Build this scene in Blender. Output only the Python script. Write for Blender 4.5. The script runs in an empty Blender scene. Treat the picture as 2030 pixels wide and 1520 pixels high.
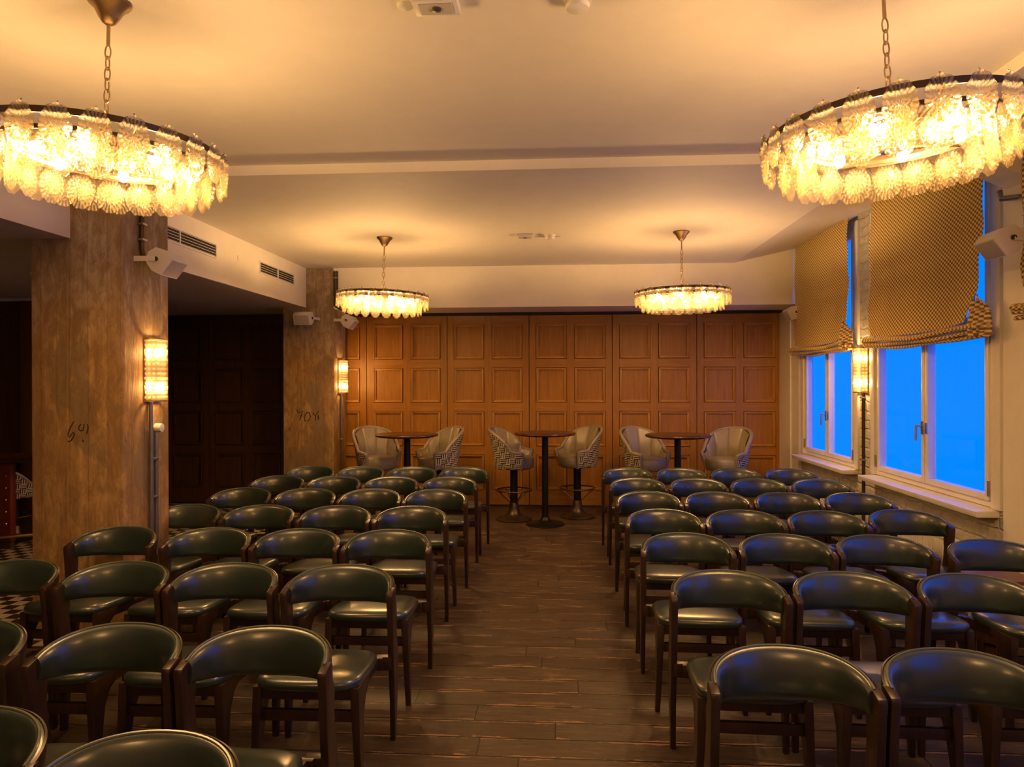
import bpy, bmesh, math, random
from mathutils import Vector, Matrix, Euler
random.seed(7)
PI = math.pi
SC = bpy.context.scene
COL = SC.collection

# ------------------------------------------------------------------ camera, world, exposure
cam_d = bpy.data.cameras.new('camera')
cam_d.sensor_fit = 'HORIZONTAL'; cam_d.sensor_width = 36.0
cam_d.lens = 36.0 * 1400 / 2030
cam_d.clip_start = 0.05; cam_d.clip_end = 200
cam = bpy.data.objects.new('camera', cam_d); COL.objects.link(cam)
_yaw, _pitch, _roll = 0.0657, -0.0022, -0.0025
_f = Vector((-math.sin(_yaw)*math.cos(_pitch), math.cos(_yaw)*math.cos(_pitch), math.sin(_pitch)))
_r0 = Vector((math.cos(_yaw), math.sin(_yaw), 0)); _u0 = _r0.cross(_f)
_r = math.cos(_roll)*_r0 + math.sin(_roll)*_u0
_u = -math.sin(_roll)*_r0 + math.cos(_roll)*_u0
cam.matrix_world = Matrix(((_r.x, _u.x, -_f.x, 0), (_r.y, _u.y, -_f.y, 0), (_r.z, _u.z, -_f.z, 1.6), (0, 0, 0, 1)))
SC.camera = cam

world = bpy.data.worlds.new('dusk_sky'); SC.world = world
world.use_nodes = True
bg = world.node_tree.nodes['Background']
SKY = 1.0
bg.inputs['Color'].default_value = (0.0, 0.26, 2.0, 1)
bg.inputs['Strength'].default_value = 1.0 * SKY

vs = SC.view_settings
vs.view_transform = 'Standard'; vs.look = 'None'; vs.gamma = 1.0; vs.use_curve_mapping = False
vs.exposure = 0.0
try:
    SC.cycles.use_denoising = True
    SC.cycles.max_bounces = 8
    SC.cycles.transparent_max_bounces = 24
    SC.cycles.sample_clamp_indirect = 4.0
    SC.cycles.caustics_reflective = False; SC.cycles.caustics_refractive = False
except Exception:
    pass
BULB = 860.0        # emission of the chandelier bulbs
SCONCE_BULB = 480.0
LAMP_COL = (1.0, 0.56, 0.20)

# ------------------------------------------------------------------ material helpers
class NT:
    def __init__(s, name):
        s.m = bpy.data.materials.new(name); s.m.use_nodes = True
        s.t = s.m.node_tree; s.t.nodes.clear()
        s.out = s.t.nodes.new('ShaderNodeOutputMaterial')
    def n(s, kind, **kw):
        x = s.t.nodes.new(kind)
        for k, v in kw.items(): setattr(x, k, v)
        return x
    def l(s, a, b): s.t.links.new(a, b)
    def val(s, sock, v):
        if isinstance(v, (int, float)): sock.default_value = v
        elif isinstance(v, (tuple, list)): sock.default_value = (*v, 1) if len(v) == 3 and sock.type == 'RGBA' else v
        else: s.l(v, sock)
    def math(s, op, a, b=None, c=None, clamp=False):
        x = s.n('ShaderNodeMath', operation=op, use_clamp=clamp)
        s.val(x.inputs[0], a)
        if b is not None: s.val(x.inputs[1], b)
        if c is not None: s.val(x.inputs[2], c)
        return x.outputs[0]
    def mix(s, f, a, b, blend='MIX'):
        x = s.n('ShaderNodeMix', data_type='RGBA', blend_type=blend)
        s.val(x.inputs[0], f); s.val(x.inputs[6], a); s.val(x.inputs[7], b)
        return x.outputs[2]
    def coord(s, which='Object'):
        return s.n('ShaderNodeTexCoord').outputs[which]
    def geo(s): return s.n('ShaderNodeNewGeometry').outputs['Position']
    def mapping(s, v, scale=(1, 1, 1), loc=(0, 0, 0), rot=(0, 0, 0)):
        x = s.n('ShaderNodeMapping'); s.l(v, x.inputs[0])
        x.inputs['Scale'].default_value = scale; x.inputs['Location'].default_value = loc; x.inputs['Rotation'].default_value = rot
        return x.outputs[0]
    def noise(s, v, scale=5, detail=4, rough=.55, dist=0, out='Fac'):
        x = s.n('ShaderNodeTexNoise'); s.l(v, x.inputs['Vector'])
        x.inputs['Scale'].default_value = scale; x.inputs['Detail'].default_value = detail
        x.inputs['Roughness'].default_value = rough; x.inputs['Distortion'].default_value = dist
        return x.outputs[out]
    def ramp(s, f, stops):
        x = s.n('ShaderNodeValToRGB'); s.l(f, x.inputs[0])
        e = x.color_ramp.elements
        while len(e) > 1: e.remove(e[-1])
        for i, (p, c) in enumerate(stops):
            q = e[0] if i == 0 else e.new(p)
            q.position = p; q.color = (*c, 1) if len(c) == 3 else c
        return x.outputs[0]
    def bump(s, h, strength=.3, dist=.01, normal=None):
        x = s.n('ShaderNodeBump'); s.l(h, x.inputs['Height'])
        x.inputs['Strength'].default_value = strength; x.inputs['Distance'].default_value = dist
        if normal is not None: s.l(normal, x.inputs['Normal'])
        return x.outputs[0]
    def sep(s, v):
        x = s.n('ShaderNodeSeparateXYZ'); s.l(v, x.inputs[0]); return x.outputs
    def comb(s, a, b, c):
        x = s.n('ShaderNodeCombineXYZ')
        for i, v in enumerate((a, b, c)): s.val(x.inputs[i], v)
        return x.outputs[0]
    def pbr(s, color, rough=.5, metal=0, normal=None, spec=.5, coat=0, trans=0):
        p = s.n('ShaderNodeBsdfPrincipled')
        s.val(p.inputs['Base Color'], color); s.val(p.inputs['Roughness'], rough); p.inputs['Metallic'].default_value = metal
        s.val(p.inputs['Specular IOR Level'], spec); p.inputs['Coat Weight'].default_value = coat
        p.inputs['Transmission Weight'].default_value = trans
        if normal is not None: s.l(normal, p.inputs['Normal'])
        s.l(p.outputs[0], s.out.inputs[0]); return p

M = {}
def simple(name, color, rough=.5, metal=0, spec=.5, var=.12, scale=8, bump=0, bscale=60):
    t = NT(name); v = t.coord()
    n = t.noise(v, scale, 5)
    c0 = tuple(max(0, x*(1-var)) for x in color); c1 = tuple(min(1, x*(1+var)) for x in color)
    col = t.ramp(n, [(.3, c0), (.7, c1)])
    nor = t.bump(t.noise(v, bscale, 4), bump, .003) if bump else None
    t.pbr(col, rough, metal, nor, spec)
    M[name] = t.m; return t.m

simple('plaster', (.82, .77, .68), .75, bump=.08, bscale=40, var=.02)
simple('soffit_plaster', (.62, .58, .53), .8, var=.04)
simple('white_paint', (.80, .77, .73), .35, var=.03)
simple('speaker_white', (.78, .75, .70), .45, var=.02)
simple('grille_grey', (.50, .47, .42), .6, var=.05)
simple('dark_gap', (.02, .016, .012), .8)
simple('brass', (.42, .30, .15), .38, metal=1, var=.2)
simple('dark_bronze', (.10, .07, .045), .4, metal=.8, var=.2)
simple('black_iron', (.018, .016, .016), .35, metal=.6)
simple('steel', (.45, .44, .43), .35, metal=1)
simple('pipe_grey', (.22, .21, .20), .42, metal=.8)
simple('copper_dark', (.07, .045, .03), .4, metal=.5)
simple('black_plastic', (.012, .012, .012), .4)
simple('red_leather', (.14, .02, .008), .45, var=.15)
simple('stud', (.75, .62, .42), .3, metal=1)
simple('piping_leather', (.10, .115, .075), .25, var=.1, spec=.8)
simple('ink', (.035, .014, .006), .8)
simple('roof_grey', (.30, .32, .34), .8)

# ceramic-like cream leather of the stools
t = NT('cream_leather'); v = t.coord()
t.pbr(t.ramp(t.noise(v, 9, 4), [(.3, (.235, .195, .135)), (.7, (.31, .26, .18))]), .33, 0, t.bump(t.noise(v, 90, 3), .08, .002), .5)
M['cream_leather'] = t.m
# green leather with fine creases
t = NT('green_leather'); v = t.coord()
ncol = t.ramp(t.noise(v, 6, 4), [(.3, (.014, .026, .022)), (.75, (.024, .040, .031))])
h1 = t.noise(t.mapping(v, (1, 1, .16)), 26, 2, .45, .3)
big = t.ramp(t.noise(v, 5, 1), [(.45, (0,)*3), (.7, (1,)*3)])
hh = t.math('MULTIPLY', h1, big)
rg = t.ramp(t.noise(v, 9, 3), [(.3, (.33,)*3), (.8, (.42,)*3)])
p = t.pbr(ncol, rg, 0, t.bump(hh, .07, .005), .65, coat=.8)
p.inputs['IOR'].default_value = 1.5; p.inputs['Coat Roughness'].default_value = .20
M['green_leather'] = t.m
# dark walnut of the chairs
t = NT('walnut'); v = t.coord()
n = t.noise(t.mapping(v, (14, 14, 1.2)), 6, 5, .6, .4)
t.pbr(t.ramp(n, [(.25, (.018, .009, .006)), (.75, (.046, .021, .013))]), .34, 0, t.bump(n, .08, .002), .5)
M['walnut'] = t.m
def woodmat(name, dark, light, rough=.42, axis='z', sc=1.0):
    t = NT(name); v = t.geo()
    m = (9*sc, 9*sc, .55*sc) if axis == 'z' else (.55*sc, 9*sc, 9*sc)
    n = t.noise(t.mapping(v, m), 4, 8, .62, .9)
    n2 = t.noise(v, 1.3, 3)
    c = t.ramp(n, [(.28, dark), (.72, light)])
    c = t.mix(t.math('MULTIPLY', n2, .45), c, tuple(x*.6 for x in dark))
    t.pbr(c, rough, 0, t.bump(n, .10, .002), .45)
    M[name] = t.m
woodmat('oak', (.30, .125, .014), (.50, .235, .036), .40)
woodmat('oak_moulding_lit', (.44, .20, .03), (.64, .33, .065), .30)  # oak lightened in colour to imitate light caught on the moulding edges
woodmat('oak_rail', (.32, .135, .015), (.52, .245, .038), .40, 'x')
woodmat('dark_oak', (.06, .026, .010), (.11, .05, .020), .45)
woodmat('post_oak', (.10, .045, .015), (.17, .075, .025), .5)
woodmat('table_top', (.05, .018, .008), (.11, .04, .018), .22, 'x')
woodmat('side_table_wood', (.18, .07, .03), (.30, .13, .06), .4, 'x')
woodmat('side_table_dark', (.045, .018, .009), (.09, .036, .016), .45)

# worn dark floorboards running across the room
t = NT('floorboards'); P = t.geo(); s = t.sep(P)
BW = .158
yrow = t.math('DIVIDE', s[1], BW); row = t.math('FLOOR', yrow); fy = t.math('FRACT', yrow)
wn = t.n('ShaderNodeTexWhiteNoise', noise_dimensions='1D'); t.l(row, wn.inputs['W'])
xo = t.math('ADD', s[0], t.math('MULTIPLY', wn.outputs['Value'], 7.3))
xr = t.math('DIVIDE', xo, 1.9); seg = t.math('FLOOR', xr); fx = t.math('FRACT', xr)
wn2 = t.n('ShaderNodeTexWhiteNoise', noise_dimensions='2D'); t.l(t.comb(row, seg, 0), wn2.inputs['Vector'])
ey = t.math('MINIMUM', fy, t.math('SUBTRACT', 1, fy)); ex = t.math('MINIMUM', fx, t.math('SUBTRACT', 1, fx))
wob = t.math('MULTIPLY', t.noise(t.mapping(P, (3, 20, 3)), 3, 5), .05)
gapy = t.math('LESS_THAN', ey, t.math('ADD', .012, t.math('MULTIPLY', wob, .9)))
gapx = t.math('LESS_THAN', ex, .0016)
gap = t.math('MAXIMUM', gapy, gapx)
shift = t.comb(t.math('MULTIPLY', wn2.outputs['Value'], 40), 0, 0)
va = t.n('ShaderNodeVectorMath', operation='ADD'); t.l(P, va.inputs[0]); t.l(shift, va.inputs[1])
grain = t.noise(t.mapping(va.outputs[0], (1.1, 22, 1)), 5, 9, .68, .5)
worn = t.noise(t.mapping(va.outputs[0], (1.4, 6, 1)), 2.4, 8, .7)
edge = t.math('MULTIPLY', t.math('LESS_THAN', ey, t.math('MULTIPLY', t.math('SUBTRACT', worn, .45), .8)), 1)
base = t.ramp(grain, [(.25, (.026, .018, .012)), (.5, (.075, .050, .034)), (.72, (.155, .105, .070))])
base = t.mix(t.math('MULTIPLY', wn2.outputs['Value'], .7), base, (.045, .026, .015))
wear = t.math('MULTIPLY', t.ramp(worn, [(.56, (0,)*3), (.72, (1,)*3)]), .7)
base = t.mix(wear, base, (.24, .15, .09))
base = t.mix(t.math('MULTIPLY', edge, .8), base, (.34, .20, .11))
base = t.mix(gap, base, (.006, .004, .003))
hgt = t.math('SUBTRACT', t.math('MULTIPLY', grain, .35), t.math('MULTIPLY', gap, 1.2))
t.pbr(base, t.ramp(worn, [(.3, (.36,)*3), (.75, (.62,)*3)]), 0, t.bump(hgt, .35, .004), .45)
M['floorboards'] = t.m
# chequered tiles
t = NT('checker_tiles'); P = t.geo()
ck = t.n('ShaderNodeTexChecker'); t.l(t.mapping(P, (1, 1, 1), (0.03, 0.02, .31)), ck.inputs['Vector']); ck.inputs['Scale'].default_value = 1/.0935
ck.inputs['Color1'].default_value = (.62, .55, .44, 1); ck.inputs['Color2'].default_value = (.03, .022, .018, 1)
dirt = t.noise(P, 6, 6)
t.pbr(t.mix(t.math('MULTIPLY', dirt, .35), ck.outputs['Color'], (.10, .06, .035)), .4, 0, None, .5)
M['checker_tiles'] = t.m
# board marked concrete
t = NT('board_concrete'); P = t.geo()
st = t.noise(t.mapping(P, (6, 6, .9)), 2.4, 8, .66, .8)
blot = t.noise(P, 2.6, 8, .68); blot2 = t.noise(t.mapping(P, (1, 1, .6), (4, 2, 1)), 1.5, 5, .6)
c = t.ramp(st, [(.25, (.30, .24, .17)), (.5, (.44, .37, .28)), (.75, (.58, .50, .39))])
z = t.sep(P)[2]
bl = t.sep(P); a = t.math('ADD', bl[0], bl[1])
aw = t.math('ADD', a, t.math('MULTIPLY', t.math('SINE', t.math('MULTIPLY', a, 17)), .018))
bd = t.math('DIVIDE', t.math('ADD', aw, t.math('MULTIPLY', st, .010)), .108)
ff = t.math('FRACT', bd)
wb = t.n('ShaderNodeTexWhiteNoise', noise_dimensions='1D'); t.l(t.math('FLOOR', bd), wb.inputs['W'])
low = t.math('SUBTRACT', 1, t.math('MULTIPLY', t.math('SUBTRACT', t.math('ADD', z, t.math('MULTIPLY', blot, .6)), 2.05), 2.2, clamp=True), clamp=True)
c = t.mix(t.math('MULTIPLY', low, .85), c, t.ramp(st, [(.25, (.34, .175, .048)), (.52, (.50, .29, .085)), (.78, (.70, .47, .19))]))
c = t.mix(t.math('MULTIPLY', wb.outputs['Value'], .38), c, (.24, .14, .055))
c = t.mix(t.ramp(blot2, [(.56, (0,)*3), (.58, (.8,)*3)]), c, (.25, .19, .105))
c = t.mix(t.ramp(blot, [(.63, (0,)*3), (.72, (.7,)*3)]), c, (.66, .54, .40))
mot = t.noise(t.mapping(P, (7, 7, 3)), 2.2, 9, .72, .6)
c = t.mix(t.math('MULTIPLY', t.ramp(mot, [(.42, (1,)*3), (.60, (0,)*3)]), .75), c, (.23, .135, .06))
line = t.math('LESS_THAN', t.math('MINIMUM', ff, t.math('SUBTRACT', 1, ff)), .022)
c = t.mix(t.math('MULTIPLY', t.math('MULTIPLY', line, blot2), .7), c, (.11, .06, .03))
pits = t.noise(t.mapping(P, (16, 16, 4.5)), 2.0, 4, .6, .6)
c = t.mix(t.math('MULTIPLY', t.ramp(pits, [(.69, (0,)*3), (.72, (1,)*3)]), .8), c, (.13, .065, .028))
scr = t.noise(t.mapping(P, (3, 3, 26), (0, 0, 0), (0, .2, 0)), 2.2, 7, .75, 1.5)
c = t.mix(t.math('MULTIPLY', t.ramp(scr, [(.68, (0,)*3), (.71, (1,)*3)]), .6), c, (.70, .54, .36))
hg = t.math('SUBTRACT', st, t.math('MULTIPLY', line, .6))
t.pbr(c, .68, 0, t.bump(t.math('ADD', hg, blot), .6, .012), .3)
M['board_concrete'] = t.m
# rough painted brick
t = NT('painted_brick'); P = t.geo(); s = t.sep(P)
br = t.n('ShaderNodeTexBrick'); t.l(t.comb(s[1], s[2], 0), br.inputs['Vector'])
nz = t.noise(P, 7, 4, out='Color')
vm = t.n('ShaderNodeVectorMath', operation='MULTIPLY_ADD'); t.l(nz, vm.inputs[0]); vm.inputs[1].default_value = (.07, .07, .07); t.l(t.comb(s[1], s[2], 0), vm.inputs[2]); t.l(vm.outputs[0], br.inputs['Vector'])
br.inputs['Scale'].default_value = 1; br.inputs['Mortar Size'].default_value = .014; br.inputs['Mortar Smooth'].default_value = .8
br.inputs['Brick Width'].default_value = .27; br.inputs['Row Height'].default_value = .085
rough_n = t.noise(P, 14, 8, .68)
h = t.math('SUBTRACT', t.math('MULTIPLY', rough_n, 1.1), t.math('MULTIPLY', br.outputs['Fac'], .38))
c = t.ramp(rough_n, [(.25, (.60, .55, .47)), (.6, (.80, .76, .69))])
t.pbr(c, .6, 0, t.bump(h, 1.0, .045), .4)
M['painted_brick'] = t.m
# roman blind weave
t = NT('blind_weave'); P = t.geo(); s = t.sep(P)
wv = t.noise(P, 3, 3)
a = t.math('SINE', t.math('MULTIPLY', t.math('ADD', s[1], t.math('MULTIPLY', s[0], .6)), 2*PI/.046)); b = t.math('SINE', t.math('MULTIPLY', s[2], 2*PI/.032))
f = t.math('MULTIPLY', a, b)
c = t.ramp(t.math('MULTIPLY_ADD', f, .5, .5), [(.30, (.24, .15, .05)), (.50, (.56, .40, .17)), (.75, (.88, .70, .36))])
p = t.pbr(c, .85, 0, t.bump(f, .5, .006), .2)
M['blind_weave'] = t.m
# geometric woven fabric of the stools' outside
t = NT('maze_fabric'); P = t.coord('UV'); s = t.sep(P)
K = 15.0
u = t.math('MULTIPLY', s[0], K); v_ = t.math('MULTIPLY', s[1], K)
cell = t.math('ADD', t.math('FLOOR', u), t.math('FLOOR', v_)); par = t.math('FRACT', t.math('MULTIPLY', cell, .5)); par = t.math('GREATER_THAN', par, .25)
su = t.math('GREATER_THAN', t.math('FRACT', t.math('MULTIPLY', u, 3)), .52); sv = t.math('GREATER_THAN', t.math('FRACT', t.math('MULTIPLY', v_, 3)), .52)
mm = t.mix(par, su, sv)
c = t.mix(mm, (.03, .028, .03), (.62, .55, .42))
t.pbr(c, .8, 0, None, .2); M['maze_fabric'] = t.m
# pressed glass of the lamps
def glassmat(name, kind):
    t = NT(name); v = t.coord()
    if kind != 'sconce':
        s = t.sep(v)
        z = t.math('MULTIPLY', s[2], .70)
        r = t.math('SQRT', t.math('ADD', t.math('MULTIPLY', s[0], s[0]), t.math('MULTIPLY', z, z)))
        th = t.math('ARCTAN2', s[0], z)
        rn = t.math('DIVIDE', r, .049)
        ribs = t.math('GREATER_THAN', t.math('SINE', t.math('MULTIPLY', th, 22)), 0)
        ribs = t.math('MULTIPLY', ribs, t.math('GREATER_THAN', rn, .66))
        petal = t.math('SINE', t.math('ADD', t.math('MULTIPLY', rn, 19), t.math('MULTIPLY', t.math('SINE', t.math('MULTIPLY', th, 8)), 2.4)))
        petal = t.math('MULTIPLY', t.math('GREATER_THAN', petal, .1), t.math('LESS_THAN', rn, .66))
        g = t.math('ADD', ribs, petal, clamp=True)
    else:
        s = t.sep(v)
        g1 = t.math('GREATER_THAN', t.math('SINE', t.math('MULTIPLY', s[2], 2*PI/.031)), -.1)
        g2 = t.math('GREATER_THAN', t.math('SINE', t.math('MULTIPLY', t.math('ARCTAN2', s[1], t.math('ADD', s[0], .01)), 22)), -.35)
        g = t.math('MULTIPLY', g1, g2)
    nb = t.noise(v, 90, 2)
    nor = t.bump(t.math('ADD', g, t.math('MULTIPLY', nb, .6)), .9, .004)
    tr = t.n('ShaderNodeBsdfTransparent'); tr.inputs[0].default_value = (1, .95, .84, 1)
    tl = t.n('ShaderNodeBsdfTranslucent'); tl.inputs[0].default_value = (1, .93, .80, 1); t.l(nor, tl.inputs['Normal'])
    df = t.n('ShaderNodeBsdfDiffuse'); df.inputs[0].default_value = (.9, .86, .76, 1); t.l(nor, df.inputs['Normal'])
    gl = t.n('ShaderNodeBsdfGlossy'); gl.inputs[0].default_value = (1, .93, .80, 1); gl.inputs['Roughness'].default_value = .18; t.l(nor, gl.inputs['Normal'])
    m1 = t.n('ShaderNodeMixShader'); m1.inputs[0].default_value = .35; t.l(tl.outputs[0], m1.inputs[1]); t.l(df.outputs[0], m1.inputs[2])
    m2 = t.n('ShaderNodeMixShader'); m2.inputs[0].default_value = .22; t.l(m1.outputs[0], m2.inputs[1]); t.l(gl.outputs[0], m2.inputs[2])
    m3 = t.n('ShaderNodeMixShader')
    lo, hi = {'pane': (.025, .095), 'upper': (.09, .36), 'sconce': (.04, .16)}[kind]
    t.val(m3.inputs[0], t.math('MULTIPLY_ADD', g, hi - lo, lo)); t.l(m2.outputs[0], m3.inputs[2])
    rf = t.n('ShaderNodeBsdfRefraction'); rf.inputs['Color'].default_value = (1, .97, .90, 1); rf.inputs['Roughness'].default_value = .08; rf.inputs['IOR'].default_value = 1.45; t.l(nor, rf.inputs['Normal'])
    m4 = t.n('ShaderNodeMixShader'); m4.inputs[0].default_value = {'pane': .07, 'upper': .30, 'sconce': .15}[kind]
    t.l(tr.outputs[0], m4.inputs[1]); t.l(rf.outputs[0], m4.inputs[2]); t.l(m4.outputs[0], m3.inputs[1])
    t.l(m3.outputs[0], t.out.inputs[0]); M[name] = t.m
glassmat('pressed_glass', 'pane'); glassmat('pressed_glass_upper', 'upper'); glassmat('sconce_glass', 'sconce')
def emis(name, col, k):
    t = NT(name); e = t.n('ShaderNodeEmission'); e.inputs[0].default_value = (*col, 1); e.inputs[1].default_value = k
    t.l(e.outputs[0], t.out.inputs[0]); M[name] = t.m
emis('bulb_glow', LAMP_COL, BULB); emis('sconce_glow', LAMP_COL, SCONCE_BULB)
# window glass: clear with a faint reflection
t = NT('window_glass'); tr = t.n('ShaderNodeBsdfTransparent'); gl = t.n('ShaderNodeBsdfGlossy'); gl.inputs['Roughness'].default_value = .02
fr = t.n('ShaderNodeFresnel'); fr.inputs[0].default_value = 1.35; ms = t.n('ShaderNodeMixShader')
t.l(t.math('MULTIPLY', fr.outputs[0], .04), ms.inputs[0]); t.l(tr.outputs[0], ms.inputs[1]); t.l(gl.outputs[0], ms.inputs[2]); t.l(ms.outputs[0], t.out.inputs[0]); M['window_glass'] = t.m

# ------------------------------------------------------------------ mesh helpers
class MB:
    def __init__(s): s.v = []; s.f = []; s.uv = None
    def add(s, vs, fs):
        o = len(s.v); s.v += [tuple(p) for p in vs]; s.f += [tuple(i+o for i in f) for f in fs]; return s
    def box(s, x0, x1, y0, y1, z0, z1):
        return s.add([(x0, y0, z0), (x1, y0, z0), (x1, y1, z0), (x0, y1, z0), (x0, y0, z1), (x1, y0, z1), (x1, y1, z1), (x0, y1, z1)],
                     [(0, 3, 2, 1), (4, 5, 6, 7), (0, 1, 5, 4), (1, 2, 6, 5), (2, 3, 7, 6), (3, 0, 4, 7)])
    def hexa(s, bot, top):
        return s.add(list(bot)+list(top), [(0, 3, 2, 1), (4, 5, 6, 7), (0, 1, 5, 4), (1, 2, 6, 5), (2, 3, 7, 6), (3, 0, 4, 7)])
    def prism(s, poly, fn):
        """poly: list of 2D points; fn(p, k) -> 3D for side k 0/1"""
        n = len(poly)
        vs = [fn(p, 0) for p in poly] + [fn(p, 1) for p in poly]
        return s.add(vs, [tuple(range(n))[::-1], tuple(range(n, 2*n))] + [(i, (i+1) % n, n+(i+1) % n, n+i) for i in range(n)])
    def tube(s, pts, r, n=10, closed=False, flat=1.0):
        pts = [Vector(p) for p in pts]; m = len(pts)
        rs = r if isinstance(r, (list, tuple)) else [r]*m
        rings = []
        up = Vector((0, 0, 1))
        prev = None
        for i, p in enumerate(pts):
            a = pts[(i-1) % m] if (closed or i > 0) else p
            b = pts[(i+1) % m] if (closed or i < m-1) else p
            d = (b-a).normalized()
            if prev is None:
                side = d.cross(up)
                if side.length < 1e-3: side = d.cross(Vector((0, 1, 0)))
            else:
                side = prev - d*prev.dot(d)
            side.normalize(); prev = side
            w = side.cross(d)
            rings.append([p + side*math.cos(2*PI*k/n)*rs[i] + w*math.sin(2*PI*k/n)*rs[i]*flat for k in range(n)])
        vs = [q for R in rings for q in R]; fs = []
        L = m if closed else m-1
        for i in range(L):
            j = (i+1) % m
            for k in range(n):
                fs.append((i*n+k, i*n+(k+1) % n, j*n+(k+1) % n, j*n+k))
        if not closed:
            fs.append(tuple(range(n))); fs.append(tuple(range((m-1)*n, m*n))[::-1])
        return s.add(vs, fs)
    def lathe(s, prof, n=32, cx=0, cy=0, a0=0, a1=2*PI):
        full = abs(a1-a0-2*PI) < 1e-6; m = n if full else n+1
        vs = []
        for r, z in prof:
            for k in range(m):
                a = a0+(a1-a0)*k/n; vs.append((cx+r*math.cos(a), cy+r*math.sin(a), z))
        fs = []
        for i in range(len(prof)-1):
            for k in range(n):
                k2 = (k+1) % m
                fs.append((i*m+k, i*m+k2, (i+1)*m+k2, (i+1)*m+k))
        return s.add(vs, fs)
    def sphere(s, c, r, n=10, m=7, sc=(1, 1, 1)):
        vs = [(c[0], c[1], c[2]+r*sc[2])]
        for i in range(1, m):
            ph = PI*i/m
            for k in range(n):
                a = 2*PI*k/n; vs.append((c[0]+r*sc[0]*math.sin(ph)*math.cos(a), c[1]+r*sc[1]*math.sin(ph)*math.sin(a), c[2]+r*sc[2]*math.cos(ph)))
        vs.append((c[0], c[1], c[2]-r*sc[2])); L = len(vs)-1
        fs = [(0, 1+k, 1+(k+1) % n) for k in range(n)]
        for i in range(m-2):
            for k in range(n):
                fs.append((1+i*n+k, 1+(i+1)*n+k, 1+(i+1)*n+(k+1) % n, 1+i*n+(k+1) % n))
        fs += [(L, 1+(m-2)*n+(k+1) % n, 1+(m-2)*n+k) for k in range(n)]
        return s.add(vs, fs)
    def grid(s, fn, nu, nv):
        vs = [fn(i/nu, j/nv) for j in range(nv+1) for i in range(nu+1)]
        w = nu+1
        return s.add(vs, [(j*w+i, j*w+i+1, (j+1)*w+i+1, (j+1)*w+i) for j in range(nv) for i in range(nu)])
    def mesh(s, name, mat, bevel=0, smooth=35, seg=2, fix=True):
        me = bpy.data.meshes.new(name); me.from_pydata(s.v, [], s.f)
        bm = bmesh.new(); bm.from_mesh(me)
        if fix: bmesh.ops.recalc_face_normals(bm, faces=bm.faces)
        if bevel:
            ed = [e for e in bm.edges if len(e.link_faces) == 2 and e.calc_face_angle(0) > .6]
            bmesh.ops.bevel(bm, geom=ed, offset=bevel, segments=seg, affect='EDGES', profile=.6, clamp_overlap=True)
        bm.to_mesh(me); bm.free()
        if smooth:
            me.shade_smooth(); me.set_sharp_from_angle(angle=math.radians(smooth))
        me.materials.append(M[mat] if isinstance(mat, str) else mat)
        return me
    def build(s, name, mat, parent=None, **kw):
        return link(name, s.mesh(name, mat, **kw), parent)

def link(name, me, parent=None):
    o = bpy.data.objects.new(name, me); COL.objects.link(o)
    if parent is not None: o.parent = parent
    return o
def tag(o, label=None, cat=None, group=None, kind=None):
    if label: o['label'] = label
    if cat: o['category'] = cat
    if group: o['group'] = group
    if kind: o['kind'] = kind
    return o
def empty(name, loc=(0, 0, 0), rz=0, label=None, cat=None, group=None, kind=None, rot=None):
    o = bpy.data.objects.new(name, None); COL.objects.link(o); o.empty_display_size = .1
    o.location = loc; o.rotation_euler = rot if rot else (0, 0, rz)
    return tag(o, label, cat, group, kind)
def copy_tree(o, parent=None):
    c = o.copy(); COL.objects.link(c); c.parent = parent
    for ch in KIDS.get(o.name, []): copy_tree(ch, c)
    return c
KIDS = {}
def remember(root):
    allo = list(COL.objects)
    def rec(o):
        KIDS[o.name] = [x for x in allo if x.parent == o]
        for x in KIDS[o.name]: rec(x)
    rec(root)
def struct(name, mb, mat, label=None, parent=None, **kw):
    kw.setdefault('smooth', 0)
    o = mb.build(name, mat, parent, **kw)
    if parent is None: tag(o, label, None, None, 'structure')
    return o

# ------------------------------------------------------------------ room constants
ZC = 2.971; ZN = 3.036; YS = 4.556      # far ceiling, near ceiling, the step between them
YH = 8.32; YW = 9.12                    # plaster header, wooden partition
XB = -3.04; ZB = 2.50                   # left bulkhead face and underside
XR = 2.80; XE = 2.03                    # window wall, where the ceiling bends up
YB = -4.6; XL = -7.6

# ------------------------------------------------------------------ floor and ceiling
struct('floor', MB().box(XB+.06, XR+.3, YB, YW+.1, -.06, 0), 'floorboards', 'worn dark floorboards running across the room')
struct('floor_tiles', MB().box(XL, XB+.06, YB, YW+.1, -.06, 0), 'checker_tiles', 'black and cream chequered floor tiles beside the bar')
struct('ceiling', MB().box(XB-.02, XE, YS, YW+.2, ZC, ZC+.4).box(XB-.02, XE, YB, YS, ZN, ZN+.4), 'plaster', 'warm lit plaster ceiling with one shallow step', smooth=0)
# bent-up strip next to the windows
struct('ceiling_right', MB().prism([(XE-.001, ZC), (XR+.3, ZC+.24), (XR+.3, ZC+.5), (XE-.001, ZC+.5)], lambda p, k: (p[0], YB if k == 0 else YW+.1, p[1])), 'plaster', 'ceiling strip rising towards the window wall')
# haunched beam end against the window wall
struct('trim_1', MB().prism([(XR+.05, 2.745), (2.0, 3.12), (2.0, 3.4), (XR+.05, 3.4)], lambda p, k: (p[0], 4.32 if k == 0 else 4.56, p[1])), 'plaster', 'sloped beam end above the near blind')
# bulkhead over the left side
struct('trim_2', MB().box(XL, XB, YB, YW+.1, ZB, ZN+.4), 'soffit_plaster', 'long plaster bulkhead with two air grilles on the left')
o = struct('trim_3', MB().box(XB, XB+.012, YB, YH, ZB, ZN+.3), 'plaster', 'smooth plaster face of the left bulkhead')
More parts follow.
